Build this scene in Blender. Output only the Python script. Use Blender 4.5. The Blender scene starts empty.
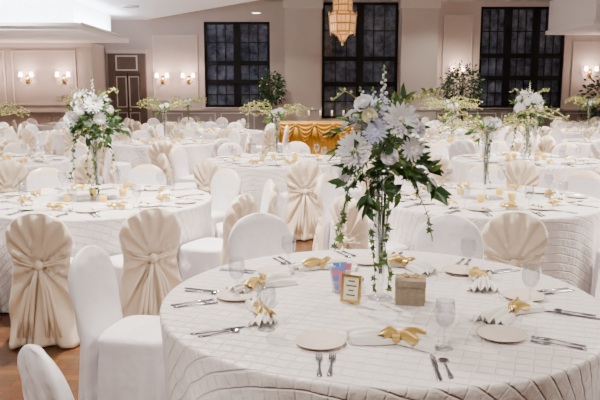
import bpy, math, random
from mathutils import Vector, Matrix
R=random.Random(7)
pi=math.pi
# ---------------------------------------------------------------- materials
def pm(name,col,rough=.5,metal=0,emit=None,es=0,noise=0,nscale=8,bump=0,bscale=40,sheen=0,spec=.5,bdist=.01):
    m=bpy.data.materials.new(name); m.use_nodes=True
    nt=m.node_tree; b=nt.nodes['Principled BSDF']
    b.inputs['Base Color'].default_value=(*col,1); b.inputs['Roughness'].default_value=rough
    b.inputs['Metallic'].default_value=metal; b.inputs['Specular IOR Level'].default_value=spec
    if sheen: b.inputs['Sheen Weight'].default_value=sheen
    if emit: b.inputs['Emission Color'].default_value=(*emit,1); b.inputs['Emission Strength'].default_value=es
    tc=nt.nodes.new('ShaderNodeTexCoord')
    if noise:
        n=nt.nodes.new('ShaderNodeTexNoise'); n.inputs['Scale'].default_value=nscale; n.inputs['Detail'].default_value=4
        nt.links.new(tc.outputs['Object'],n.inputs['Vector'])
        mx=nt.nodes.new('ShaderNodeMix'); mx.data_type='RGBA'
        mx.inputs['A'].default_value=(*[c*(1-noise) for c in col],1); mx.inputs['B'].default_value=(*[min(1,c*(1+noise)) for c in col],1)
        nt.links.new(n.outputs['Fac'],mx.inputs['Factor']); nt.links.new(mx.outputs['Result'],b.inputs['Base Color'])
    if bump:
        n=nt.nodes.new('ShaderNodeTexNoise'); n.inputs['Scale'].default_value=bscale
        nt.links.new(tc.outputs['Object'],n.inputs['Vector'])
        bp=nt.nodes.new('ShaderNodeBump'); bp.inputs['Strength'].default_value=bump; bp.inputs['Distance'].default_value=bdist
        nt.links.new(n.outputs['Fac'],bp.inputs['Height']); nt.links.new(bp.outputs['Normal'],b.inputs['Normal'])
    return m
def glassmat(name,tint=(1,1,1)):
    m=bpy.data.materials.new(name); m.use_nodes=True; nt=m.node_tree; nt.nodes.clear()
    o=nt.nodes.new('ShaderNodeOutputMaterial'); mx=nt.nodes.new('ShaderNodeMixShader')
    t=nt.nodes.new('ShaderNodeBsdfTransparent'); t.inputs['Color'].default_value=(*tint,1)
    g=nt.nodes.new('ShaderNodeBsdfGlossy'); g.inputs['Roughness'].default_value=.04
    f=nt.nodes.new('ShaderNodeLayerWeight'); f.inputs['Blend'].default_value=.22
    mr=nt.nodes.new('ShaderNodeMapRange'); mr.inputs['To Min'].default_value=.05; mr.inputs['To Max'].default_value=.7
    nt.links.new(f.outputs['Facing'],mr.inputs['Value'])
    nt.links.new(mr.outputs['Result'],mx.inputs['Fac']); nt.links.new(t.outputs[0],mx.inputs[1]); nt.links.new(g.outputs[0],mx.inputs[2])
    nt.links.new(mx.outputs[0],o.inputs['Surface']); return m
def clothmat():
    m=bpy.data.materials.new('pintuck_tablecloth'); m.use_nodes=True; nt=m.node_tree; b=nt.nodes['Principled BSDF']
    b.inputs['Base Color'].default_value=(.88,.82,.80,1); b.inputs['Roughness'].default_value=.40; b.inputs['Sheen Weight'].default_value=.15
    at=nt.nodes.new('ShaderNodeAttribute'); at.attribute_name='sheet'
    vr=nt.nodes.new('ShaderNodeVectorRotate'); vr.rotation_type='Z_AXIS'; vr.inputs['Angle'].default_value=math.radians(20)
    nt.links.new(at.outputs['Vector'],vr.inputs['Vector'])
    nz=nt.nodes.new('ShaderNodeTexNoise'); nz.inputs['Scale'].default_value=5; nt.links.new(at.outputs['Vector'],nz.inputs['Vector'])
    vm=nt.nodes.new('ShaderNodeVectorMath'); vm.operation='MULTIPLY_ADD'; vm.inputs[1].default_value=(.035,.035,0)
    nt.links.new(nz.outputs['Color'],vm.inputs[0]); nt.links.new(vr.outputs[0],vm.inputs[2])
    sp=nt.nodes.new('ShaderNodeSeparateXYZ'); nt.links.new(vm.outputs[0],sp.inputs[0])
    def line(sock,freq,w,h):
        a=nt.nodes.new('ShaderNodeMath'); a.operation='MULTIPLY'; a.inputs[1].default_value=freq; nt.links.new(sock,a.inputs[0])
        c=nt.nodes.new('ShaderNodeMath'); c.operation='FRACT'; nt.links.new(a.outputs[0],c.inputs[0])
        d=nt.nodes.new('ShaderNodeMath'); d.operation='SUBTRACT'; d.inputs[1].default_value=.5; nt.links.new(c.outputs[0],d.inputs[0])
        e=nt.nodes.new('ShaderNodeMath'); e.operation='ABSOLUTE'; nt.links.new(d.outputs[0],e.inputs[0])
        r=nt.nodes.new('ShaderNodeMapRange'); r.interpolation_type='SMOOTHSTEP'
        r.inputs['From Min'].default_value=0; r.inputs['From Max'].default_value=w; r.inputs['To Min'].default_value=h; r.inputs['To Max'].default_value=0
        nt.links.new(e.outputs[0],r.inputs['Value']); return r.outputs[0]
    l1=line(sp.outputs['Y'],17,.12,1); l2=line(sp.outputs['X'],17,.11,.45)
    mx=nt.nodes.new('ShaderNodeMath'); mx.operation='MAXIMUM'; nt.links.new(l1,mx.inputs[0]); nt.links.new(l2,mx.inputs[1])
    n=nt.nodes.new('ShaderNodeTexNoise'); n.inputs['Scale'].default_value=16; n.inputs['Detail'].default_value=3; nt.links.new(at.outputs['Vector'],n.inputs['Vector'])
    ad=nt.nodes.new('ShaderNodeMath'); ad.operation='MULTIPLY_ADD'; nt.links.new(n.outputs['Fac'],ad.inputs[0]); ad.inputs[1].default_value=2; nt.links.new(mx.outputs[0],ad.inputs[2])
    bp=nt.nodes.new('ShaderNodeBump'); bp.inputs['Strength'].default_value=1; bp.inputs['Distance'].default_value=.0065
    nt.links.new(ad.outputs[0],bp.inputs['Height']); nt.links.new(bp.outputs['Normal'],b.inputs['Normal'])
    return m
def floormat():
    m=bpy.data.materials.new('parquet'); m.use_nodes=True; nt=m.node_tree; b=nt.nodes['Principled BSDF']
    tc=nt.nodes.new('ShaderNodeTexCoord'); br=nt.nodes.new('ShaderNodeTexBrick')
    br.inputs['Scale'].default_value=3.2; br.inputs['Color1'].default_value=(.20,.085,.03,1); br.inputs['Color2'].default_value=(.12,.05,.02,1)
    br.inputs['Mortar'].default_value=(.05,.022,.01,1); br.inputs['Mortar Size'].default_value=.01
    nt.links.new(tc.outputs['Object'],br.inputs['Vector'])
    n=nt.nodes.new('ShaderNodeTexNoise'); n.inputs['Scale'].default_value=9; n.inputs['Detail'].default_value=6
    nt.links.new(tc.outputs['Object'],n.inputs['Vector'])
    mx=nt.nodes.new('ShaderNodeMix'); mx.data_type='RGBA'; mx.blend_type='MULTIPLY'; mx.inputs['Factor'].default_value=.6
    nt.links.new(br.outputs['Color'],mx.inputs['A']); nt.links.new(n.outputs['Color'],mx.inputs['B'])
    nt.links.new(mx.outputs['Result'],b.inputs['Base Color']); b.inputs['Roughness'].default_value=.34; b.inputs['Specular IOR Level'].default_value=.35
    return m
def windowglass():
    m=bpy.data.materials.new('night_window_glass'); m.use_nodes=True; nt=m.node_tree; b=nt.nodes['Principled BSDF']
    tc=nt.nodes.new('ShaderNodeTexCoord'); n=nt.nodes.new('ShaderNodeTexNoise'); n.inputs['Scale'].default_value=3.5; n.inputs['Detail'].default_value=8; n.inputs['Roughness'].default_value=.7
    nt.links.new(tc.outputs['Object'],n.inputs['Vector'])
    cr=nt.nodes.new('ShaderNodeValToRGB'); cr.color_ramp.elements[0].position=.38; cr.color_ramp.elements[0].color=(.03,.04,.065,1)
    cr.color_ramp.elements[1].position=.68; cr.color_ramp.elements[1].color=(.17,.20,.28,1)
    nt.links.new(n.outputs['Fac'],cr.inputs[0]); nt.links.new(cr.outputs[0],b.inputs['Base Color']); b.inputs['Roughness'].default_value=.07
    return m
M={}
M['cloth']=clothmat()
M['white']=pm('white_chair_cover',(.88,.85,.89),.5,sheen=.2,bump=.7,bscale=7,bdist=.03)
M['ivory']=pm('ivory_satin',(.92,.79,.62),.25,sheen=.1,noise=.05,nscale=6)
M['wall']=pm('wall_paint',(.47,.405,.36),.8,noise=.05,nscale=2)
M['wallx']=pm('side_wall_low_bounce',(.26,.22,.19),.8,noise=.05,nscale=2)  # out-of-view walls made darker than the back wall to cut bounce light
M['ceilx']=pm('main_ceiling_low_bounce',(.42,.40,.38),.8,noise=.02)  # darkened to cut bounce light and deepen shadows, not a separate paint
M['wall2']=pm('wainscot_paint',(.30,.26,.235),.6,noise=.05)
M['trim']=pm('trim_paint',(.62,.56,.52),.5,noise=.03)
M['column']=pm('column_paint',(.53,.46,.415),.7,noise=.04)
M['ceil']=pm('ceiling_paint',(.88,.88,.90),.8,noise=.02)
M['floor']=floormat()
M['glassdark']=windowglass()
M['frame']=pm('window_frame_dark',(.005,.005,.007),.5,noise=.1,spec=.2)
M['wood']=pm('door_wood',(.10,.07,.055),.45,noise=.3,nscale=5)
M['gold']=pm('gold_metal',(.75,.52,.18),.28,1,noise=.05)
M['goldsatin']=pm('gold_satin',(.68,.36,.035),.35,sheen=.1,noise=.15,nscale=5)
M['goldrib']=pm('gold_ribbon',(.62,.42,.12),.35,.3,noise=.15)
M['steel']=pm('cutlery_steel',(.34,.34,.40),.16,1,noise=.03)
M['china']=pm('ivory_china',(.84,.73,.64),.2,noise=.02)
M['napkin']=pm('napkin_linen',(.93,.89,.83),.6,noise=.02)
M['glass']=glassmat('clear_glass',(.93,.94,.96))
M['leaf']=pm('leaf_green',(.03,.09,.02),.4,noise=.5,nscale=12)
M['leafl']=pm('leaf_light_green',(.12,.22,.04),.45,noise=.4,nscale=12)
M['leafd']=pm('leaf_dark',(.012,.035,.014),.5,noise=.5,nscale=10)
M['petal']=pm('white_petal',(.90,.90,.94),.6,noise=.03)
M['blue']=pm('lavender_petal',(.66,.70,.92),.6,noise=.1)
M['cream']=pm('cream_petal',(.85,.82,.58),.6,noise=.08)
M['twig']=pm('curly_twig',(.42,.40,.12),.6,noise=.2)
M['yel']=pm('yellow_blossom',(.72,.66,.28),.6,noise=.2)
M['bark']=pm('bark',(.07,.045,.03),.8,noise=.3)
M['pot']=pm('tree_pot',(.10,.07,.05),.5,noise=.2)
M['bulb']=pm('fairy_bulb',(1,.8,.5),.5,emit=(1,.75,.4),es=5)
M['sconceglow']=pm('sconce_shade',(1,.8,.75),.5,emit=(1,.72,.66),es=14)
M['lantern']=pm('lantern_glass',(.7,.4,.2),.4,emit=(1,.42,.14),es=.9,noise=.4,nscale=14)
M['cove']=pm('cove_led',(.8,.85,1),.5,emit=(.75,.83,1),es=10)
M['lamp']=pm('added_downlight_lens',(1,1,1),.5,emit=(1,.93,.85),es=6)  # glowing disc of the added ceiling downlights
M['box']=pm('gift_box_paper',(.27,.22,.16),.5,noise=.45,nscale=60,bump=.5,bscale=120)
M['pink']=pm('pink_packet',(.80,.25,.38),.5,noise=.05)
M['bluep']=pm('blue_packet',(.2,.35,.75),.5,noise=.05)
M['card']=pm('card_paper',(.85,.80,.65),.6,noise=.05)
M['ink']=pm('card_print',(.12,.08,.05),.6,noise=.05)
M['amber']=pm('amber_votive',(.75,.5,.1),.15,emit=(1,.7,.2),es=.25,noise=.2)

# ---------------------------------------------------------------- mesh builder
class MB:
    def __init__(s): s.v=[];s.f=[];s.m=[];s.mats=[]
    def mi(s,k):
        if k not in s.mats: s.mats.append(k)
        return s.mats.index(k)
    def add(s,vs,fs,k):
        o=len(s.v); i=s.mi(k); s.v+= [tuple(p) for p in vs]
        for f in fs: s.f.append(tuple(o+j for j in f)); s.m.append(i)
    def box(s,x0,x1,y0,y1,z0,z1,k):
        vs=[(x,y,z) for z in (z0,z1) for x,y in ((x0,y0),(x1,y0),(x1,y1),(x0,y1))]
        s.add(vs,[(3,2,1,0),(4,5,6,7),(0,1,5,4),(1,2,6,5),(2,3,7,6),(3,0,4,7)],k)
    def prism(s,poly,z0,z1,k):
        n=len(poly); vs=[(x,y,z0) for x,y in poly]+[(x,y,z1) for x,y in poly]
        s.add(vs,[tuple(range(n))[::-1],tuple(range(n,2*n))]+[(i,(i+1)%n,n+(i+1)%n,n+i) for i in range(n)],k)
    def rings(s,rs,k,cap0=True,cap1=True,fk=None):
        n=len(rs[0]); vs=[p for r in rs for p in r]; fs=[]
        for j in range(len(rs)-1):
            for i in range(n): fs.append((j*n+i,j*n+(i+1)%n,(j+1)*n+(i+1)%n,(j+1)*n+i))
        if cap0: fs.append(tuple(range(n))[::-1])
        if cap1: fs.append(tuple(range((len(rs)-1)*n,len(rs)*n)))
        if fk is None: s.add(vs,fs,k)
        else:
            o=len(s.v); s.v+=[tuple(p) for p in vs]
            for f in fs:
                s.f.append(tuple(o+j for j in f)); s.m.append(s.mi(fk(f,vs)))
    def lathe(s,prof,c,k,n=20,cap0=True,cap1=False):
        s.rings([[(c[0]+r*math.cos(2*pi*i/n),c[1]+r*math.sin(2*pi*i/n),c[2]+z) for i in range(n)] for r,z in prof],k,cap0,cap1)
    def tube(s,pts,rad,k,n=6):
        pts=[Vector(p) for p in pts]; rs=[]
        if not isinstance(rad,(list,tuple)): rad=[rad]*len(pts)
        for i,p in enumerate(pts):
            t=(pts[min(i+1,len(pts)-1)]-pts[max(i-1,0)]).normalized()
            a=Vector((0,0,1)) if abs(t.z)<.9 else Vector((1,0,0))
            u=t.cross(a).normalized(); w=t.cross(u)
            rs.append([p+(u*math.cos(2*pi*j/n)+w*math.sin(2*pi*j/n))*rad[i] for j in range(n)])
        s.rings(rs,k)
    def ell(s,c,r,k,nu=10,nv=6):
        rs=[]
        for j in range(nv+1):
            ph=-pi/2+pi*(j+.001)/(nv+.002)
            rs.append([(c[0]+r[0]*math.cos(ph)*math.cos(2*pi*i/nu),c[1]+r[1]*math.cos(ph)*math.sin(2*pi*i/nu),c[2]+r[2]*math.sin(ph)) for i in range(nu)])
        s.rings(rs,k)
    def leaf(s,p,d,L,W,k,ivy=False):
        d=Vector(d).normalized(); p=Vector(p)
        a=Vector((R.uniform(-1,1),R.uniform(-1,1),R.uniform(-.2,1)))
        u=d.cross(a)
        if u.length<1e-3: u=Vector((1,0,0))
        u.normalize(); n=u.cross(d)
        if ivy:
            pr=[(0,0,0),(-.5,-.05,0),(-.28,.25,0),(-.45,.5,-.08),(-.15,.55,0),(0,1,-.12),(.15,.55,0),(.45,.5,-.08),(.28,.25,0),(.5,-.05,0)]
            vs=[p+u*(x*W*1.5)+d*(y*L)+n*(z*L) for x,y,z in pr]+[p+d*.4*L+n*.06*L]
            s.add(vs,[(i,(i+1)%10,10) for i in range(10)],k)
        else:
            vs=[p,p+d*.35*L-u*W*.5+n*.04*L,p+d*.4*L-n*.05*L,p+d*.35*L+u*W*.5+n*.04*L,p+d*.75*L-u*W*.3,p+d*.75*L-n*.06*L,p+d*.75*L+u*W*.3,p+d*L-n*.15*L]
            s.add(vs,[(0,2,1),(0,3,2),(1,2,5,4),(2,3,6,5),(4,5,7),(5,6,7)],k)
    def mesh(s,name,smooth=True):
        me=bpy.data.meshes.new(name); me.from_pydata(s.v,[],s.f)
        for k in s.mats: me.materials.append(M[k])
        me.polygons.foreach_set('material_index',s.m)
        if smooth: me.polygons.foreach_set('use_smooth',[True]*len(s.f))
        me.update(); return me
def put(name,me,loc=(0,0,0),rz=0,sc=1,parent=None,rx=0,ry=0):
    o=bpy.data.objects.new(name,me); bpy.context.scene.collection.objects.link(o)
    o.location=loc; o.rotation_euler=(rx,ry,rz); o.scale=(sc,sc,sc)
    if parent: o.parent=parent
    return o
def frame(n):
    n=Vector(n).normalized(); a=Vector((0,0,1)) if abs(n.z)<.9 else Vector((1,0,0))
    u=n.cross(a).normalized(); return u,n.cross(u),n

# ---------------------------------------------------------------- flowers
def mum(mb,c,nrm,Rd,k,kc='cream',layers=5,np=17,wd=.2):
    u,w,n=frame(nrm); c=Vector(c)
    for l in range(layers):
        el=math.radians(4+l*72/(layers)); ln=Rd*(1-.11*l)
        for i in range(np-l):
            a=2*pi*(i+.5*(l%2))/(np-l)+R.uniform(-.1,.1)
            rad=u*math.cos(a)+w*math.sin(a); tan=-u*math.sin(a)+w*math.cos(a)
            vs=[]
            for t,ww in ((.08,.35),(.45,.9),(.8,1),(1,.35)):
                e=el*(1-.5*t)+.25*t
                p=c+rad*(ln*t*math.cos(e))+n*(ln*t*math.sin(e)*.8)
                vs+= [p-tan*Rd*wd*.5*ww,p+tan*Rd*wd*.5*ww+n*.002]
            mb.add(vs,[(0,1,3,2),(2,3,5,4),(4,5,7,6)],k)
    mb.ell(c+n*Rd*.15,(Rd*.18,)*3,kc,8,5)
def rose(mb,c,nrm,Rd,k):
    u,w,n=frame(nrm); c=Vector(c)
    mb.ell(c,(Rd*.5,)*3,k,8,5)
    for l,(rr,np_) in enumerate(((.55,3),(.75,5),(1,6))):
        for i in range(np_):
            a=2*pi*(i+.4*l)/np_; vs=[]
            for t in (0,.5,1):
                for q in (-1,0,1):
                    aa=a+q*.62*(1 if t>0 else .6)
                    rad=u*math.cos(aa)+w*math.sin(aa)
                    r_=Rd*rr*(.35+.75*t-.15*t*t*(l<1)); h=Rd*(-.35+1.05*t-.1*abs(q)*t-.25*l*t)
                    vs.append(c+rad*r_+n*h)
            mb.add(vs,[(0,1,4,3),(1,2,5,4),(3,4,7,6),(4,5,8,7)],k)
def hydr(mb,c,Rd,k,n=40):
    c=Vector(c)
    for i in range(n):
        d=Vector((R.gauss(0,1),R.gauss(0,1),R.gauss(0,1))).normalized(); u,w,_=frame(d); p=c+d*Rd*R.uniform(.85,1.15); s_=Rd*.3
        for j in range(4):
            a=j*pi/2+i; q=u*math.cos(a)+w*math.sin(a); r=-u*math.sin(a)+w*math.cos(a)
            mb.add([p,p+q*s_*.6-r*s_*.45,p+q*s_*1.1+d*.004,p+q*s_*.6+r*s_*.45],[(0,1,2,3)],k)
    mb.ell(c,(Rd*.7,)*3,'leafl',8,5)
def spike(mb,p0,p1,k,n=26,rd=.016):
    p0=Vector(p0);p1=Vector(p1); mb.tube([p0,p1],.0025,'leafl',5); ax=(p1-p0); u,w,_=frame(ax)
    for i in range(n):
        t=.25+.75*i/n; a=i*2.4; r=rd*(1.3-t); p=p0+ax*t+(u*math.cos(a)+w*math.sin(a))*r*1.1
        mb.ell(p,(r*.8,r*.8,r*.9),k if t<.93 else 'leafl',6,4)
def vine(mb,pts,n,k='leaf',L=.035):
    mb.tube(pts,.0018,'leafl',4)
    for i in range(n):
        t=(i+R.random())/n*(len(pts)-1); j=min(int(t),len(pts)-2); p=Vector(pts[j]).lerp(Vector(pts[j+1]),t-j)
        mb.leaf(p,(R.uniform(-1,1),R.uniform(-1,1),R.uniform(-.9,.2)),L*R.uniform(.7,1.3),L*.7,k if R.random()<.6 else 'leafl',True)
def spray(mb,p,k,n,spread,L0,L1,W,zup=.4):
    for i in range(n):
        d=Vector((R.gauss(0,1),R.gauss(0,1),R.gauss(zup,.7))).normalized()
        L=R.uniform(L0,L1); e=Vector(p)+d*spread*R.uniform(.5,1)
        mid=Vector(p).lerp(e,.5)+Vector((0,0,.03)); mb.tube([p,mid,e],.0018,'leaf',4)
        for t in (.45,.65,.85,1):
            q=mid.lerp(e,t); mb.leaf(q,d+Vector((R.uniform(-.8,.8),R.uniform(-.8,.8),R.uniform(-.7,.5))),L,W*L,k if R.random()<.75 else 'leafl')
def vase(mb,H=.54,rt=.05,rb=.03):
    pr=[(.055,0),(.056,.006),(.03,.014),(.013,.03),(.011,.05),(rb*.6,.09),(rb*.75,.2),(rb,.35),(rb*1.3,.46),(rt,H),(rt-.003,H),(rb*1.2,.45),(rb*.9,.35),(rb*.6,.2),(.012,.1)]
    mb.lathe(pr,(0,0,0),'glass',24)
    for i in range(8):
        a=i*.8; mb.tube([(.006*math.cos(a),.006*math.sin(a),.11),(.012*math.cos(a+1),.012*math.sin(a+1),.3),(.02*math.cos(a+1.5),.02*math.sin(a+1.5),H)],.0025,'leaf' if i%2 else 'leafl',5)
def bouquet(hero=True,seed=1):
    R.seed(seed); mb=MB(); vase(mb); Z=.54
    spray(mb,(0,0,Z+.05),'leaf',32,.20,.06,.09,.42,.25)
    spray(mb,(0,0,Z+.12),'leafl',16,.23,.04,.07,.3,.6)
    spray(mb,(0,0,Z+.16),'leaf',16,.21,.05,.08,.35,.5)
    spray(mb,(.12,-.02,Z+.03),'leaf',14,.16,.06,.09,.45,-.1)
    spray(mb,(-.08,-.03,Z),'leaf',12,.15,.06,.09,.45,-.2)
    k2='blue' if hero else 'petal'
    mum(mb,(-.13,-.13,Z+.12),(-.4,-1,.25),.082,'petal')
    mum(mb,(.055,-.13,Z+.24),(.2,-1,.45),.084,'petal')
    mum(mb,(-.05,-.15,Z+.20),(-.1,-1,.3),.056,k2,'blue')
    mum(mb,(.10,-.14,Z+.13),(.4,-1,.1),.058,'petal')
    mum(mb,(-.16,-.06,Z+.02),(-.8,-1,-.2),.04,'petal')
    mum(mb,(.0,.12,Z+.16),(.1,1,.3),.08,'petal')
    mum(mb,(-.15,.04,Z+.22),(-1,.1,.4),.055,'petal')
    rose(mb,(-.09,-.08,Z+.31),(-.4,-.7,.6),.040,'petal')
    rose(mb,(-.135,-.06,Z+.25),(-.7,-.8,.3),.034,'petal')
    rose(mb,(.01,-.15,Z+.10),(0,-1,.1),.034,'petal')
    rose(mb,(.15,-.03,Z+.20),(1,-.7,.3),.034,'petal')
    rose(mb,(-.07,-.12,Z+.26),(-.1,-1,.4),.03,'cream')
    hydr(mb,(-.01,-.04,Z+.29),.042,k2,46); hydr(mb,(.09,.03,Z+.27),.04,'petal',36)
    spike(mb,(0,0,Z+.1),(-.0,0,Z+.47),'petal'); spike(mb,(0,0,Z+.1),(-.10,.02,Z+.38),'petal'); spike(mb,(0,0,Z+.1),(.05,.03,Z+.36),'leafl')
    spike(mb,(0,0,Z+.1),(-.05,-.03,Z+.38),k2)
    for i in range(5):
        a=R.uniform(-.5,.3); pts=[(0,0,Z+.15)]
        for t in range(1,9):
            q=t/8; pts.append((.22*q*(1 if i<4 else -1),a*q*.4,Z+.15+.20*math.sin(q*1.7+i*.08)+.012*math.sin(q*14+i)))
        mb.tube(pts,.002,'twig',5)
        for t in range(3,9):
            mb.ell(Vector(pts[t])+Vector((0,0,.008)),(.006,.006,.006),'yel',5,4); mb.leaf(pts[t],(R.uniform(-1,1),R.uniform(-1,1),.5),.03,.015,'leafl')
    for sx in (-1,1,.3,-.6,-1.001):
        L=R.uniform(.28,.42) if abs(sx)>=1 else .5
        x0=.05*sx; pts=[(x0,-.03,Z+.03)]
        for t in range(1,8):
            q=t/7; pts.append((x0+sx*(.16*q if abs(sx)>=1 else .02*q)+.012*math.sin(q*9),-.04-.03*math.sin(q*3)+.01*math.cos(q*8),Z+.05*math.sin(q*3)*(abs(sx)>=1)-L*q*(q if abs(sx)>=1 else 1)))
        vine(mb,pts,20)
    return mb.mesh('floral_centerpiece')
def twigs(seed=1,LL=.5):
    R.seed(seed); mb=MB(); vase(mb); Z=.54
    for i in range(14):
        sx=1 if i%2 else -1; L=R.uniform(.25,LL); a=R.uniform(-.6,.6); h=R.uniform(.05,.2); pts=[(0,0,Z-.1),(0,0,Z)]
        for t in range(1,9):
            q=t/8; pts.append((sx*L*q,a*L*q,Z+h*math.sin(q*2.4)+.015*math.sin(q*12+i)))
        mb.tube(pts,.004,'twig',5)
        for t in range(3,10):
            for j in range(3):
                p=Vector(pts[t])+Vector((R.uniform(-.02,.02),R.uniform(-.02,.02),R.uniform(-.015,.025)))
                if R.random()<.5: mb.ell(p,(.009,.009,.009),'yel',5,4)
                else: mb.leaf(p,(R.uniform(-1,1),R.uniform(-1,1),R.uniform(-.3,1)),.035,.016,'leafl')
    spray(mb,(0,0,Z),'leafl',12,.14,.05,.09,.4,.5)
    rose(mb,(0,-.06,Z+.06),(0,-1,.5),.05,'petal'); rose(mb,(.06,.03,Z+.07),(1,.3,.5),.045,'petal'); rose(mb,(-.07,.01,Z+.06),(-1,0,.5),.045,'petal'); mum(mb,(.05,-.07,Z+.09),(.4,-1,.6),.05,'petal')
    vine(mb,[(0,-.03,Z),(.01,-.05,.4),(-.01,-.05,.25),(.02,-.06,.08)],14)
    return mb.mesh('branch_centerpiece')

# ---------------------------------------------------------------- chair
def sup(c,p): return math.copysign(abs(c)**(2/p),c)
def chair(sash):
    mb=MB(); N=96; rs=[]
    for j in range(15):
        z=.012+.443*j/14; q=1-j/14
        ring=[]
        for i in range(N):
            a=2*pi*i/N; wv=1+(.06*q**.6*math.sin(9*a+1+.5*math.sin(2*a))+.035*q**.7*math.sin(15*a))-.03*math.exp(-((z-.40)/.05)**2)
            ring.append(((.208+.022*q)*sup(math.cos(a),4.2)*wv,.205+(.19+.012*q)*sup(math.sin(a),4.2)*min(wv,1.02),z))
        rs.append(ring)
    for sc,z in ((.985,.466),(.95,.480),(.8,.490),(.5,.496),(.2,.497)):
        rs.append([(.208*sc*sup(math.cos(2*pi*i/N),4.2),.205+.19*sc*sup(math.sin(2*pi*i/N),4.2),z) for i in range(N)])
    mb.rings(rs,'white')
    rs=[]; NB=120; rows=48; top=.885; z0=.66; zk=.545
    for j in range(rows+1):
        t=j/rows; z=.012+(top-.012)*(1-(1-t)**1.35)
        if j==rows: z=top-.0005
        hx=.225-.02*min(1,z/.45)+.012*max(0,min(1,(z-.45)/.25))
        if z>z0: hx*=max(.02,(1-((z-z0)/(top-z0))**2.3))**(1/2.3)
        hy=.034 if z<z0 else .034*max(.15,(1-((z-z0)/(top-z0))**4))**.5
        yc=-.02-.16*max(0,z-.45)
        if sash: hx*=1-.13*math.exp(-((z-zk)/.10)**2)+.06*max(0,1-z/.45)
        ring=[]
        for i in range(NB):
            a=2*pi*i/NB; c,s=math.cos(a),math.sin(a)
            x=hx*sup(c,2.8); y=yc+hy*sup(s,2.8)
            if sash and s<.1:
                ang=math.atan2(x,z-zk) if z>zk else math.atan2(x,-(z-zk)*.8)
                rr=math.hypot(x,z-zk); ph=(17 if z>zk else 15)*ang+.9*math.sin(ang*4+1)
                rid=(.5+.5*math.cos(ph))**1.6+.25*(.5+.5*math.cos(2.3*ph+1))
                e=min(1,(.1-s)*1.6); q=max(0,(zk-z)/zk)
                y-=e*(rid*(.034+.030*q)*min(1,rr/.06)*min(1,(top-z)/.08+.1)+.05*q)
                if z<.3: x*=1+.05*(1-z/.3)*math.cos(ph)*.6
            elif not sash and z<.5:
                x*=1+.02*(1-z/.5)*math.sin(13*a); y-=(.014*(1-z/.5)*math.sin(15*a)+.02*(1-z/.5))*(s<0)
            elif not sash and s<0: y-=.005*math.sin(x*40+z*25)*min(1,(top-z)/.1)
            ring.append((x,y,z))
        rs.append(ring)
    def fk(f,vs):
        if not sash or len(f)>4: return 'ivory' if sash else 'white'
        i=f[0]%NB; s=math.sin(2*pi*i/NB); z=vs[f[0]][2]
        return 'ivory' if (s<.35 or z>.80) else 'white'
    mb.rings(rs,'white',fk=fk)
    if sash:
        yk=-.02-.16*(zk-.45)-.055
        mb.ell((0,yk-.014,zk),(.034,.030,.036),'ivory',12,8)
        for sx in (-1,1):
            for dz in (-.014,.004):
                mb.tube([(0,yk-.01,zk+dz*.5),(sx*.06,yk-.010,zk+.012+dz),(sx*.13,yk+.004,zk+.035+dz*1.4),(sx*.185,yk+.03,zk+.06+dz*1.6)],[.012,.010,.008,.006],'ivory',6)
            for q in range(3):
                mb.tube([(sx*.008,yk-.015,zk-.02),(sx*(.03+q*.022),yk-.036,zk-.16),(sx*(.045+q*.034),yk-.056,zk-.32),(sx*(.05+q*.045),yk-.064,zk-.46)],[.010,.013,.016,.010],'ivory',6)
    return mb.mesh('covered_banquet_chair')
CH_S=chair(True); CH_W=chair(False)
# ---------------------------------------------------------------- tables
TR=.955; TH=.75
def table_mesh(seed):
    R.seed(seed); N=240; rs=[];sh=[]
    ph=[R.uniform(0,6.28) for _ in range(3)]
    for s in [.02,.2,.4,.6,.75,.86,.92,.945]:
        rs.append([(s*math.cos(2*pi*i/N),s*math.sin(2*pi*i/N),TH) for i in range(N)]); sh.append(s)
    for dr,dz in ((.006,.003),(.010,.012),(.010,.03)):
        rs.append([((.945+dr)*math.cos(2*pi*i/N),(.945+dr)*math.sin(2*pi*i/N),TH-dz) for i in range(N)]); sh.append(.95+dz)
    for j in range(1,17):
        q=j/16; z=TH-.03-(TH-.045)*q; ring=[]
        for i in range(N):
            a=2*pi*i/N; w=.6*math.sin(17*a+ph[0]+.8*math.sin(3*a))+.4*math.sin(29*a+ph[1]+math.sin(5*a))
            r=.955-.034*q**.7+.032*w*q**.7
            ring.append((r*math.cos(a),r*math.sin(a),z))
        rs.append(ring); sh.append(.98+(TH-.045)*q)
    mb=MB(); mb.rings(rs,'cloth',True,False)
    mb.lathe([(.3,0.0),(.3,.03),(.05,.06),(.05,.70),(.25,.73)],(0,0,0),'wood',16)
    me=mb.mesh('round_banquet_table')
    at=me.attributes.new('sheet','FLOAT_VECTOR','POINT')
    dat=[0.0]*(3*len(me.vertices)); idx=0
    for j,s in enumerate(sh):
        for i in range(N):
            a=2*pi*i/N; dat[3*idx]=s*math.cos(a); dat[3*idx+1]=s*math.sin(a); idx+=1
    at.data.foreach_set('vector',dat); return me
TM=[table_mesh(i) for i in range(3)]
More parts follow.
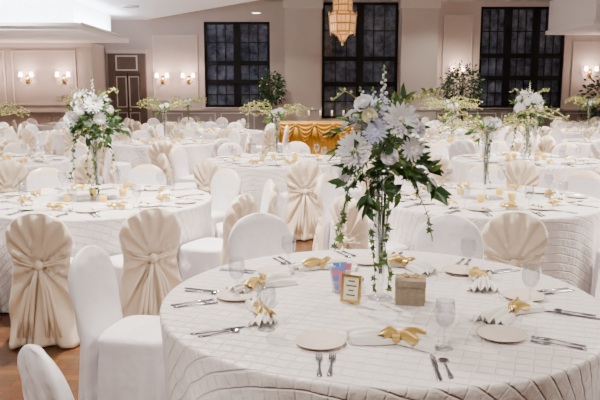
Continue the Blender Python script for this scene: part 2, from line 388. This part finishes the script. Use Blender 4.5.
# ---------------------------------------------------------------- tableware
def strip(mb,path,k,th=.002):
    rs=[[(x-w,y,z),(x+w,y,z),(x+w,y,z+th),(x-w,y,z+th)] for x,y,z,w in path]; mb.rings(rs,k)
def fork(mb=None,ox=0,oy=0,oz=0):
    mb=mb or MB()
    strip(mb,[(ox,oy-.095,oz+.001,.008),(ox,oy-.08,oz+.001,.009),(ox,oy-.03,oz+.003,.0045),(ox,oy+.02,oz+.005,.004),(ox,oy+.035,oz+.004,.011),(ox,oy+.05,oz+.002,.012)],'steel')
    for i in range(4):
        x=ox-.0095+i*.0063; strip(mb,[(x,oy+.05,oz+.002,.002),(x,oy+.08,oz+.001,.0018),(x,oy+.095,oz+.003,.001)],'steel')
    return mb
def knife(mb=None,ox=0,oy=0,oz=0):
    mb=mb or MB()
    strip(mb,[(ox,oy-.11,oz+.001,.007),(ox,oy-.09,oz+.001,.009),(ox,oy-.01,oz+.001,.006),(ox,oy,oz+.001,.009),(ox,oy+.08,oz+.001,.0095),(ox-.004,oy+.11,oz+.001,.003)],'steel',.0025); return mb
def spoon(mb=None,ox=0,oy=0,oz=0):
    mb=mb or MB()
    strip(mb,[(ox,oy-.09,oz+.001,.007),(ox,oy-.075,oz+.001,.009),(ox,oy-.02,oz+.003,.004),(ox,oy+.035,oz+.004,.0045)],'steel')
    mb.lathe([(.004,.001),(.014,.002),(.018,.006),(.017,.006),(.012,.003),(.001,.002)],(ox,oy+.055,oz),'steel',14); return mb
def plate(mb=None,c=(0,0,0)):
    mb=mb or MB(); mb.lathe([(.05,0),(.055,.002),(.085,.010),(.092,.013),(.092,.015),(.084,.013),(.056,.006),(.03,.005),(.001,.005)],c,'china',36,True,True); return mb
def wglass(mb=None,c=(0,0,0),n=24):
    mb=mb or MB()
    mb.lathe([(.034,0),(.034,.002),(.012,.006),(.005,.012),(.0042,.05),(.005,.075),(.018,.084),(.031,.10),(.037,.125),(.036,.15),(.032,.178),(.031,.178),(.035,.15),(.0355,.125),(.03,.102),(.015,.087),(.001,.083)],c,'glass',n,True,True); return mb
def napkin(mb=None,c=(0,0,0),rz=0,sc=1.0):
    mb=mb or MB(); cr,sr=math.cos(rz),math.sin(rz)
    def tr(x,y,z): x*=sc;y*=sc;z*=sc; return (c[0]+x*cr-y*sr,c[1]+x*sr+y*cr,c[2]+z)
    def fan(L0,L1,w0,w1,k,npl,zb,amp,skew=0,droop=0,puff=0):
        vs=[];nx=12;ny=npl*4+1
        for i in range(nx):
            t=i/(nx-1); x=L0+(L1-L0)*t
            for j in range(ny):
                s=j/(ny-1)*2-1; w=w0+(w1-w0)*t**.8
                z=zb+amp*(.3+.7*t)*(.5-.5*math.cos(pi*j/2))+.018*(1-t)*(1-s*s)+.012*t*(1-abs(s))-droop*t*t+puff*math.sin(pi*t)*(1-s*s)
                ex=.02*(1-s*s)*t+.010*math.sin(s*9+L1*30)*t
                vs.append(tr(x+(ex if L1>L0 else -ex),s*w+skew*t*t,max(z,.002)))
        fs=[(i*ny+j,i*ny+j+1,(i+1)*ny+j+1,(i+1)*ny+j) for i in range(nx-1) for j in range(ny-1)]
        mb.add(vs,fs,k)
    fan(-.0,-.15,.016,.070,'napkin',5,.004,.026,.02,.006,.02)
    fan(.0,.12,.016,.058,'napkin',5,.004,.018,-.025,.004,.012)
    fan(.0,.075,.010,.026,'goldrib',3,.024,.018,.018,.008,.012)
    fan(.0,.06,.010,.020,'goldrib',2,.024,.014,-.03,.008,.012)
    fan(.0,-.04,.010,.020,'goldrib',3,.026,.014,-.014,.004,.012)
    rs=[]
    for i in range(12):
        a=2*pi*i/12
        rs.append([tr(xx,.021*math.cos(a)*1.1,.021+.021*math.sin(a)) for xx in (-.013,.013)])
    vs=[p for r in rs for p in r]; mb.add(vs,[(2*i,2*((i+1)%12),2*((i+1)%12)+1,2*i+1) for i in range(12)],'goldrib')
    return mb
P_={'f':fork().mesh('fork'),'k':knife().mesh('knife'),'s':spoon().mesh('spoon'),'p':plate().mesh('bread_plate'),'g':wglass().mesh('wine_glass'),'n':napkin(sc=1.05).mesh('folded_napkin')}
def simple_set(seed):
    """all place settings of a far table as one mesh"""
    R.seed(seed); mb=MB()
    for kx in range(8):
        ph=kx*pi/4+.2; mb2=MB()
        plate(mb2,(-.2,-.60,0)); napkin(mb2,(0,-.58,0),R.uniform(-.4,.4)); fork(mb2,-.21,-.78); fork(mb2,-.18,-.78); knife(mb2,.17,-.78); spoon(mb2,.2,-.78); wglass(mb2,(.17,-.6,0),12)
        if kx%2: plate(mb2,(0.02,-.80,0))
        c,s=math.cos(ph),math.sin(ph)
        vs=[(x*c-y*s,x*s+y*c,z) for x,y,z in mb2.v]; o=len(mb.v); mb.v+=vs
        for f,m in zip(mb2.f,mb2.m): mb.f.append(tuple(o+j for j in f)); mb.m.append(mb.mi(mb2.mats[m]))
    for i in range(4):
        a=i*pi/2+R.random()*.6; mb.lathe([(.022,0),(.03,.01),(.033,.06),(.031,.06),(.027,.012),(.001,.01)],(.24*math.cos(a),.24*math.sin(a),0),'amber',14)
    mb.lathe([(.16,0),(.16,.004),(.001,.004)],(0,0,0),'glass',28)
    return mb.mesh('place_settings')
SS=[simple_set(3),simple_set(4)]

BQ=[bouquet(True,5),bouquet(False,9)]; TW=[twigs(2),twigs(6)]; TWL=twigs(11,.62)
def table(x,y,i,chairs,centre,rz=0,rc=1.375,ware=True):
    put('round_banquet_table',TM[i%3],(x,y,0),rz)
    for c in chairs:
        a,sash=c[0],c[1]; r=c[2] if len(c)>2 else rc; tw=c[3] if len(c)>3 else 0
        a=math.radians(a); put('banquet_chair',CH_S if sash else CH_W,(x+r*math.cos(a),y+r*math.sin(a),0),a+pi/2+tw)
    if ware: put('place_settings',SS[i%2],(x,y,TH+.001),rz)
    if centre is not None: put('floral_centerpiece' if centre in BQ else 'branch_centerpiece',centre,(x,y,TH+.006 if ware else TH+.001),R.uniform(-.2,.2) if ware else 0)
# hero table
T1=(.353,2.985)
table(*T1,0,[(163,0,1.39,.1),(220,0,1.41),(114,0,1.42),(66,0,1.36),(20,0,1.37),(335,0,1.42)],BQ[0],math.radians(0),ware=False)
for ph in (202,266,331,22,66,112,161):
    a=math.radians(ph); r=Vector((math.cos(a),math.sin(a),0)); t=Vector((-math.sin(a),math.cos(a),0)); C=Vector((T1[0],T1[1],TH+.001)); rot=a+pi/2
    def at(rr,ss,dz=0): return C+r*rr+t*ss+Vector((0,0,dz))
    put('bread_plate',P_['p'],at(.585,-.24),rot)
    put('fork',P_['f'],at(.785,-.235),rot+.05); put('fork',P_['f'],at(.78,-.195),rot-.03)
    put('knife',P_['k'],at(.775,.15),rot); put('spoon',P_['s'],at(.775,.185),rot+.04)
    put('wine_glass',P_['g'],at(.60,.20),0)
    put('folded_napkin',P_['n'],at(.56,.035),rot-.3+R.uniform(-.2,.2))
# sugar caddy
mb=MB(); mb.lathe([(.03,0),(.034,.004),(.037,.05),(.035,.05),(.032,.006),(.001,.005)],(0,0,0),'glass',20)
for i in range(14):
    a=i*.9; x,y=.017*math.cos(a),.017*math.sin(a); k=('pink','bluep','card','bluep')[i%4]; h=R.uniform(.085,.11)
    mb.add([(x-.011,y,.01),(x+.011,y,.01),(x*1.9+.013,y*1.7,h),(x*1.9-.013,y*1.7,h),(x-.011,y+.003,.01),(x+.011,y+.003,.01),(x*1.9+.013,y*1.7+.003,h),(x*1.9-.013,y*1.7+.003,h)],[(0,1,2,3),(7,6,5,4),(0,3,7,4),(1,5,6,2),(3,2,6,7)],k)
put('sugar_packet_caddy',mb.mesh('sugar_packet_caddy',False),(.185,3.08,TH+.001),.3,1.2)
# table number frame
mb=MB(); mb.box(-.045,-.034,-.006,.006,0,.12,'gold');mb.box(.034,.045,-.006,.006,0,.12,'gold');mb.box(-.034,.034,-.006,.006,0,.011,'gold');mb.box(-.034,.034,-.006,.006,.109,.12,'gold')
mb.box(-.034,.034,-.001,.004,.011,.109,'card')
for i,w in enumerate((.02,.012,.024,.015)): mb.box(-w,w,-.0018,-.001,.03+i*.02,.036+i*.02,'ink')
mb.box(-.01,.01,.006,.05,0.002,.006,'gold')
put('table_number_frame',mb.mesh('table_number_frame',False),(.215,2.90,TH+.004),-.45,rx=-.18)
# gift box
mb=MB(); mb.box(-.055,.055,-.05,.05,0,.075,'box'); mb.box(-.06,.06,-.055,.055,.075,.1,'box'); mb.box(-.0605,.0605,-.006,.006,.0,.1015,'goldrib'); 
for sx in (-1,1): mb.tube([(0,0,.102),(sx*.02,.005,.118),(sx*.035,0,.112),(sx*.02,-.005,.104),(0,0,.103)],.003,'goldrib',6)
put('favor_box',mb.mesh('favor_box',False),(.475,2.92,TH+.001),-.15,1.08)
mb=MB(); mb.lathe([(.018,0),(.02,.01),(.014,.05),(.013,.055)],(0,0,0),'glass',12); mb.lathe([(.014,.055),(.014,.068),(.005,.074)],(0,0,0),'steel',12,True,True)
put('salt_shaker',mb.mesh('salt_shaker'),(.275,3.06,TH+.001)); 

table(-1.7,5.8,1,[(-89,1,1.34),(-60,1,1.34),(-27,1,1.34),(10,1),(48,1),(86,1),(126,1),(168,1),(-130,1)],BQ[1],.3)
table(1.56,5.85,2,[(-97,1,1.36),(-148,1,1.34),(-42,0),(-5,1),(35,1),(75,1),(115,1),(155,1)],TWL,.6)
table(-.3,9.05,0,[(-76,1),(-120,1),(-160,1),(160,1),(120,1),(80,1),(40,1),(0,1),(-36,1)],TW[1],.1)
rest=[(-3.95,8.95),(2.95,9.1),(-2.35,12.2),(2.7,12.5),(5.6,12.3),(-5.85,12.2),(-4.7,15.3),(-1.75,15.3),(-7.7,15.4),(3.2,15.7),(6.4,15.6),(-2.9,18.3),(-5.9,18.4),(4.6,18.8),(7.7,18.8),(6.6,9.2),(8.45,12.5)]
for i,(x,y) in enumerate(rest):
    c=[TW[0],BQ[1],TW[1],TW[0],BQ[1],TW[0],TW[1],None,BQ[1],TW[0],TW[1],TW[0],TW[1],None,TW[0],TW[0],None][i]
    R.seed(50+i); off=R.uniform(0,40)
    table(x,y,i,[(off+j*40,0 if (i+j)%9==0 else 1) for j in range(9)],c,R.random()*3)
# ---------------------------------------------------------------- gold table
mb=MB(); mb.box(-.85,.85,-.36,.36,.86,.888,'goldsatin')
N=200
vs=[]
for j in range(6):
    for i in range(N+1):
        u=i/N; vs.append((-.85+1.7*u,-.36-.018*math.sin(u*110)-.01*j/5,.87-.86*j/5))
mb.add(vs,[(j*(N+1)+i,j*(N+1)+i+1,(j+1)*(N+1)+i+1,(j+1)*(N+1)+i) for j in range(5) for i in range(N)],'goldsatin')
mb.box(-.85,-.84,-.36,.36,0,.86,'goldsatin'); mb.box(.84,.85,-.36,.36,0,.86,'goldsatin'); mb.box(-.84,.84,.35,.36,0,.86,'goldsatin')
vs=[]
for j in range(22):
    for i in range(N+1):
        u=i/N; t=j/21; sw=abs(math.sin(u*pi*4)); drop=.04+(.06+.36*sw)*t
        vs.append((-.88+1.76*u,-.40-.05*math.sin(t*pi)*sw-.03*math.sin(t*26)*(.2+sw)-.01,.91-drop))
mb.add(vs,[(j*(N+1)+i,j*(N+1)+i+1,(j+1)*(N+1)+i+1,(j+1)*(N+1)+i) for j in range(21) for i in range(N)],'goldsatin')
for i in range(5):
    mb.ell((-.88+.44*i,-.44,.83),(.05,.035,.06),'goldsatin')
    for q in (-1,0,1): mb.tube([(-.88+.44*i,-.44,.80),(-.88+.44*i+q*.03,-.45,.65),(-.88+.44*i+q*.05,-.45,.5)],[.015,.025,.02],'goldsatin',6)
put('gold_draped_head_table',mb.mesh('gold_draped_head_table'),(.35,17.0,0))
mb=MB()
for i in range(6):
    x=-.7+i*.28; mb.lathe([(.035,0),(.012,.02),(.01,.12),(.03,.14),(.03,.15)],(x,0,0),'glass',12); mb.lathe([(.022,.145),(.022,.26),(.004,.27)],(x,0,0),'napkin',12,True,True)
put('candle_row',mb.mesh('candle_row'),(.35,17.0,.889))
# ---------------------------------------------------------------- room
def single(name,fn,smooth=False,loc=(0,0,0)):
    mb=MB(); fn(mb); return put(name,mb.mesh(name,smooth),loc)
XL,XR,YB,YF,HC=-10,10.2,22,-2.5,4.3
single('floor',lambda m:m.box(XL-.2,XR+.2,YF-.2,YB+.3,-.1,0,'floor'))
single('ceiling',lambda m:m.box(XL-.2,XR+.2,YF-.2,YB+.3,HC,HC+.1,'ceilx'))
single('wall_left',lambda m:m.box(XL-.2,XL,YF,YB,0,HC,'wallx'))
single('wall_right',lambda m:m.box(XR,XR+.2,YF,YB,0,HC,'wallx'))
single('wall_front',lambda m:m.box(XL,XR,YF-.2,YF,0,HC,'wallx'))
wins=[(-2.95,-.93,1.1,3.70,2),(.68,3.02,.75,4.28,2),(5.53,8.14,1.08,4.15,3)]
def wb(m):
    xs=[XL]
    for a,b,z0,z1,_ in wins:
        m.box(xs[-1],a,YB,YB+.25,0,HC,'wall'); m.box(a,b,YB,YB+.25,0,z0,'wall'); m.box(a,b,YB,YB+.25,z1,HC,'wall'); xs.append(b)
    m.box(xs[-1],XR,YB,YB+.25,0,HC,'wall')
single('wall_back',wb)
for n,(a,b,z0,z1,cols) in enumerate(wins):
    def w(m):
        m.box(a,b,YB+.14,YB+.16,z0,z1,'glassdark'); f=.08
        m.box(a,a+f,YB+.06,YB+.14,z0,z1,'frame');m.box(b-f,b,YB+.06,YB+.14,z0,z1,'frame')
        m.box(a+f,b-f,YB+.06,YB+.14,z0,z0+f,'frame');m.box(a+f,b-f,YB+.06,YB+.14,z1-f,z1,'frame')
        for i in range(1,cols):
            x=a+(b-a)*i/cols; m.box(x-.11,x+.11,YB+.05,YB+.14,z0+f,z1-f,'frame')
        for fz in (.30,.52):
            z=z0+(z1-z0)*fz; m.box(a+f,b-f,YB+.055,YB+.14,z-.07,z+.07,'frame')
        for i in range(cols):
            x0=a+(b-a)*i/cols; w_=(b-a)/cols
            for q in (.36,.64): m.box(x0+w_*q-.012,x0+w_*q+.012,YB+.10,YB+.14,z0+f,z1-f,'frame')
            for fz in (.76,.15):
                zc=z0+(z1-z0)*fz; m.box(x0,x0+w_,YB+.10,YB+.14,zc-.014,zc+.014,'frame')
        m.box(a-.06,b+.06,YB-.06,YB+.06,z0-.07,z0,'trim')
    single('window_%d'%(n+1),w)
# columns
for cx in (.09,3.6):
    def c(m):
        m.box(-.55,.55,-.45,0,.0,HC,'column'); m.box(-.60,.60,-.50,0,0,.25,'trim'); m.box(-.58,.58,-.48,0,1.03,1.1,'trim')
        m.box(-.60,.60,-.50,0,4.05,HC,'trim')
    single('column',c,loc=(cx,YB,0))
# wainscot
def wain(m):
    for a,b in ((-4.6,-.5),(4.2,XR)):
        m.box(a,b,YB-.03,YB,0,1.0,'wall2'); m.box(a,b,YB-.06,YB,1.0,1.06,'trim'); m.box(a,b,YB-.06,YB,0,.15,'trim')
        n=int((b-a)/.9)
        for i in range(n):
            x0=a+(b-a)*i/n+.08; x1=a+(b-a)*(i+1)/n-.08
            m.box(x0,x1,YB-.045,YB-.03,.22,.25,'trim');m.box(x0,x1,YB-.045,YB-.03,.90,.93,'trim');m.box(x0,x0+.03,YB-.045,YB-.03,.25,.90,'trim');m.box(x1-.03,x1,YB-.045,YB-.03,.25,.90,'trim')
single('trim_1',wain)
def pan(m,x0,x1,z0,z1,Y,t=.04,k='trim'):
    m.box(x0,x1,Y-.03,Y,z0,z0+t,k);m.box(x0,x1,Y-.03,Y,z1-t,z1,k);m.box(x0,x0+t,Y-.03,Y,z0+t,z1-t,k);m.box(x1-t,x1,Y-.03,Y,z0+t,z1-t,k)
def t2(m):
    pan(m,-4.55,-3.15,1.3,3.3,YB,k='column'); pan(m,4.4,5.3,1.3,3.9,YB,k='column'); pan(m,8.4,9.9,1.3,3.1,YB,k='column')
single('trim_2',t2)
# left bay
single('wall_bay',lambda m:m.box(XL,-6.0,20.5,YB,0,2.97,'wall'))
def t3(m):
    pan(m,-9.9,-8.5,1.2,2.75,20.5); pan(m,-8.3,-6.45,1.2,2.75,20.5)
    m.box(XL,-5.95,20.44,20.5,1.0,1.06,'trim'); m.box(XL,-5.95,20.46,20.5,0,.15,'trim'); m.box(-6.22,-5.97,20.42,20.5,.15,2.97,'column'); m.box(XL,-5.95,20.38,20.5,2.85,2.97,'trim')
single('trim_3',t3)
def door(m):
    Y=YB-.002; m.box(-5.9,-5.72,Y-.12,Y,0,2.79,'wood');m.box(-4.93,-4.75,Y-.12,Y,0,2.79,'wood');m.box(-5.72,-4.93,Y-.12,Y,2.15,2.79,'wood');m.box(-5.95,-4.70,Y-.16,Y,2.74,2.85,'column')
    m.box(-5.72,-4.93,Y-.05,Y,0,2.15,'wood'); pan(m,-5.68,-5.36,.2,.95,Y-.05,.03,'column'); pan(m,-5.29,-4.97,.2,.95,Y-.05,.03,'column'); pan(m,-5.68,-5.36,1.1,2.05,Y-.05,.03,'column'); pan(m,-5.29,-4.97,1.1,2.05,Y-.05,.03,'column')
    pan(m,-5.66,-4.99,2.22,2.68,Y-.12,.04,'column'); m.box(-5.335,-5.315,Y-.06,Y-.05,.1,2.15,'frame'); m.ell((-5.26,Y-.08,1.03),(.03,.03,.03),'gold')
single('door_1',door)
# ceiling soffits
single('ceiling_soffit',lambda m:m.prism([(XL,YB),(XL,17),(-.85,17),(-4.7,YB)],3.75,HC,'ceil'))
def sof(m):
    m.box(XL,-4.9,16.1,20.5,2.97,3.12,'ceil'); m.box(XL,-5.4,17.2,20.5,3.12,3.75,'ceil'); m.box(XL,-4.95,16.06,16.1,3.06,3.13,'trim'); m.box(-4.9,-4.86,16.06,20.5,3.06,3.13,'trim')
    m.box(XL,-5.0,16.14,16.18,3.12,3.135,'cove'); m.box(-4.99,-4.95,16.4,20.4,3.12,3.135,'cove')
single('trim_4',sof)
def arealight(name,loc,rot,sx,sy,e,col,spread=180):
    l=bpy.data.lights.new(name,'AREA'); l.shape='RECTANGLE'; l.size=sx; l.size_y=sy; l.energy=e; l.color=col; l.spread=math.radians(spread)
    o=bpy.data.objects.new(name,l); bpy.context.scene.collection.objects.link(o); o.location=loc; o.rotation_euler=rot
arealight('cove_light',(-7.5,16.18,3.17),(math.radians(118),0,0),4.8,.04,230,(.80,.87,1))
arealight('cove_light',(-4.97,18.4,3.17),(math.radians(118),0,math.radians(90)),4,.04,150,(.80,.87,1))
def sof2(m):
    m.box(7.6,XR,18.5,YB,3.3,HC,'ceil'); m.box(7.52,7.6,18.42,YB,3.3,3.42,'ceil'); m.box(7.6,XR,18.42,18.5,3.3,3.42,'ceil')
single('trim_5',sof2)
single('ceiling_vent',lambda m:(m.lathe([(.22,0),(.22,-.03),(.15,-.05),(.12,-.02),(.05,-.05),(.001,-.05)],(0,0,0),'trim',24)),True,(-4.3,18.3,3.75))
# sconces
mb=MB(); mb.box(-.05,.05,-.02,0,-.12,.12,'gold')
for sx in (-1,1):
    mb.tube([(0,-.02,-.05),(sx*.08,-.09,-.10),(sx*.15,-.10,-.06),(sx*.16,-.10,.02)],.01,'gold',6)
    mb.lathe([(.025,.02),(.03,.03),(.012,.04)],(sx*.16,-.10,0),'gold',10); mb.lathe([(.055,.06),(.06,.08),(.042,.20),(.038,.20)],(sx*.16,-.10,0),'sconceglow',14,True,True)
SM=mb.mesh('wall_sconce')
for x,y,z in ((-7.85,20.47,1.95),(-6.8,20.47,1.95),(-8.9,20.47,1.95),(-4.25,21.97,1.95),(-3.45,21.97,1.95),(4.85,21.97,2.15),(8.95,21.97,2.15)):
    put('wall_sconce',SM,(x,y,z))
    l=bpy.data.lights.new('sconce_light','POINT'); l.energy=34; l.color=(1,.70,.58); l.shadow_soft_size=.08
    o=bpy.data.objects.new('sconce_light',l); bpy.context.scene.collection.objects.link(o); o.location=(x,y-.3,z+.15)
# chandelier lantern
mb=MB()
def hexr(r,z): return [(r*math.cos(pi/3*i),r*math.sin(pi/3*i),z) for i in range(6)]
lv=[(.05,-.05),(.12,.08),(.27,.14),(.30,.50),(.21,.58),(.20,.85),(.13,.92),(.12,1.1)]
mb.rings([hexr(r,z) for r,z in lv],'lantern')
for (r1,z1),(r2,z2) in zip(lv,lv[1:]):
    for i in range(6):
        a=pi/3*i; mb.tube([(r1*math.cos(a),r1*math.sin(a),z1),(r2*math.cos(a),r2*math.sin(a),z2)],.018,'gold',5)
        if z2-z1>.15:
            for f in (.33,.67):
                ex=math.cos(a)*(1-f)+math.cos(a+pi/3)*f; ey=math.sin(a)*(1-f)+math.sin(a+pi/3)*f
                mb.tube([(r1*ex,r1*ey,z1),(r2*ex,r2*ey,z2)],.009,'gold',5)
for r,z in lv+[(.287,.32),(.206,.72)]:
    h=hexr(r+.006,z)
    for i in range(6): mb.tube([h[i],h[(i+1)%6]],.018,'gold',5)
for r,z in ((.30,.50),(.27,.14),(.21,.85)):
    for i in range(6):
        a=pi/3*i; mb.ell((r*math.cos(a),r*math.sin(a),z+.04),(.02,.02,.05),'gold',6,5); mb.ell((r*math.cos(a),r*math.sin(a),z-.05),(.015,.015,.035),'gold',6,5)
mb.tube([(0,0,1.08),(0,0,1.52)],.012,'gold',6); mb.ell((0,0,-.10),(.03,.03,.06),'gold')
put('lantern_chandelier',mb.mesh('lantern_chandelier',False),(.95,16,HC-1.52))
# trees
def tree(seed,zc,rx,rzz,n=900):
    R.seed(seed); mb=MB(); mb.lathe([(.16,0),(.2,.3),(.22,.4),(.2,.4),(.19,.36),(.001,.36)],(0,0,0),'pot',20)
    mb.tube([(0,0,.3),(.02,0,.7),(-.01,.01,zc-.1),(0,0,zc+rzz*.6)],[.03,.028,.022,.01],'bark',8)
    for i in range(24):
        a=R.uniform(0,6.28); e=R.uniform(-.4,1.2); mb.tube([(0,0,zc-.2+.3*R.random()),(rx*.8*math.cos(a)*math.cos(e),rx*.8*math.sin(a)*math.cos(e),zc+rzz*.8*math.sin(e))],.006,'bark',4)
    for i in range(n):
        d=Vector((R.gauss(0,1),R.gauss(0,1),R.gauss(0,1))).normalized()*R.uniform(.3,1)**.5*R.uniform(.8,1.2)
        mb.leaf((d.x*rx,d.y*rx,zc+d.z*rzz),(d.x+R.uniform(-.6,.6),d.y+R.uniform(-.6,.6),d.z-.4),.12,.05,'leafd' if R.random()<.6 else 'leaf')
    for i in range(14):
        d=Vector((R.gauss(0,1),R.gauss(0,1),R.gauss(0,1))).normalized(); mb.ell((d.x*rx,d.y*rx,zc+d.z*rzz),(.008,)*3,'bulb',5,4)
    return mb.mesh('potted_ficus_tree')
put('potted_ficus_tree',tree(1,1.72,.58,.62),(4.72,20.6,0)); put('potted_ficus_tree',tree(2,1.7,.36,.45,600),(-.85,21.2,0)); put('potted_ficus_tree',tree(3,1.35,.6,.75),(8.9,20.7,0))
# ---------------------------------------------------------------- lights
mbd=MB(); mbd.lathe([(.16,0),(.16,-.02),(.12,-.025),(.001,-.02)],(0,0,0),'trim',20); mbd.lathe([(.11,-.027),(.11,-.03),(.001,-.031)],(0,0,0),'lamp',20,False,True)
DL=mbd.mesh('added_downlight')
for y in (.8,5.5,10.5,15.5,19.8):  # unseen grid of ceiling fixtures and lamps, added to light the hall
    for x in (-6.5,-1.2,4.2):
        z=HC if not (y>17 and x<-1) else 3.75
        if x==-6.5 and y>17: continue
        put('added_downlight',DL,(x,y,z))
        l=bpy.data.lights.new('added_downlight_lamp','AREA'); l.shape='DISK'; l.size=.25
        l.energy={.8:110,5.5:330,10.5:330,15.5:260,19.8:50}[y]*(1.3 if x>4 else .8 if x<-5 else 1); l.color=(1,.90,.81)  # rows weighted unevenly so camera-facing chair backs and drapes fall into shade
        l.spread=math.radians(130)
        o=bpy.data.objects.new('added_downlight_lamp',l); bpy.context.scene.collection.objects.link(o); o.location=(x,y,z-.06)
w=bpy.data.worlds.new('night'); bpy.context.scene.world=w; w.use_nodes=True; w.node_tree.nodes['Background'].inputs[0].default_value=(.02,.03,.06,1); w.node_tree.nodes['Background'].inputs[1].default_value=.3
cam=bpy.data.cameras.new('cam'); cam.sensor_width=36; cam.lens=42; co=bpy.data.objects.new('camera',cam); bpy.context.scene.collection.objects.link(co)
co.location=(0,0,1.66); co.rotation_euler=(math.radians(90-9),0,0); bpy.context.scene.camera=co
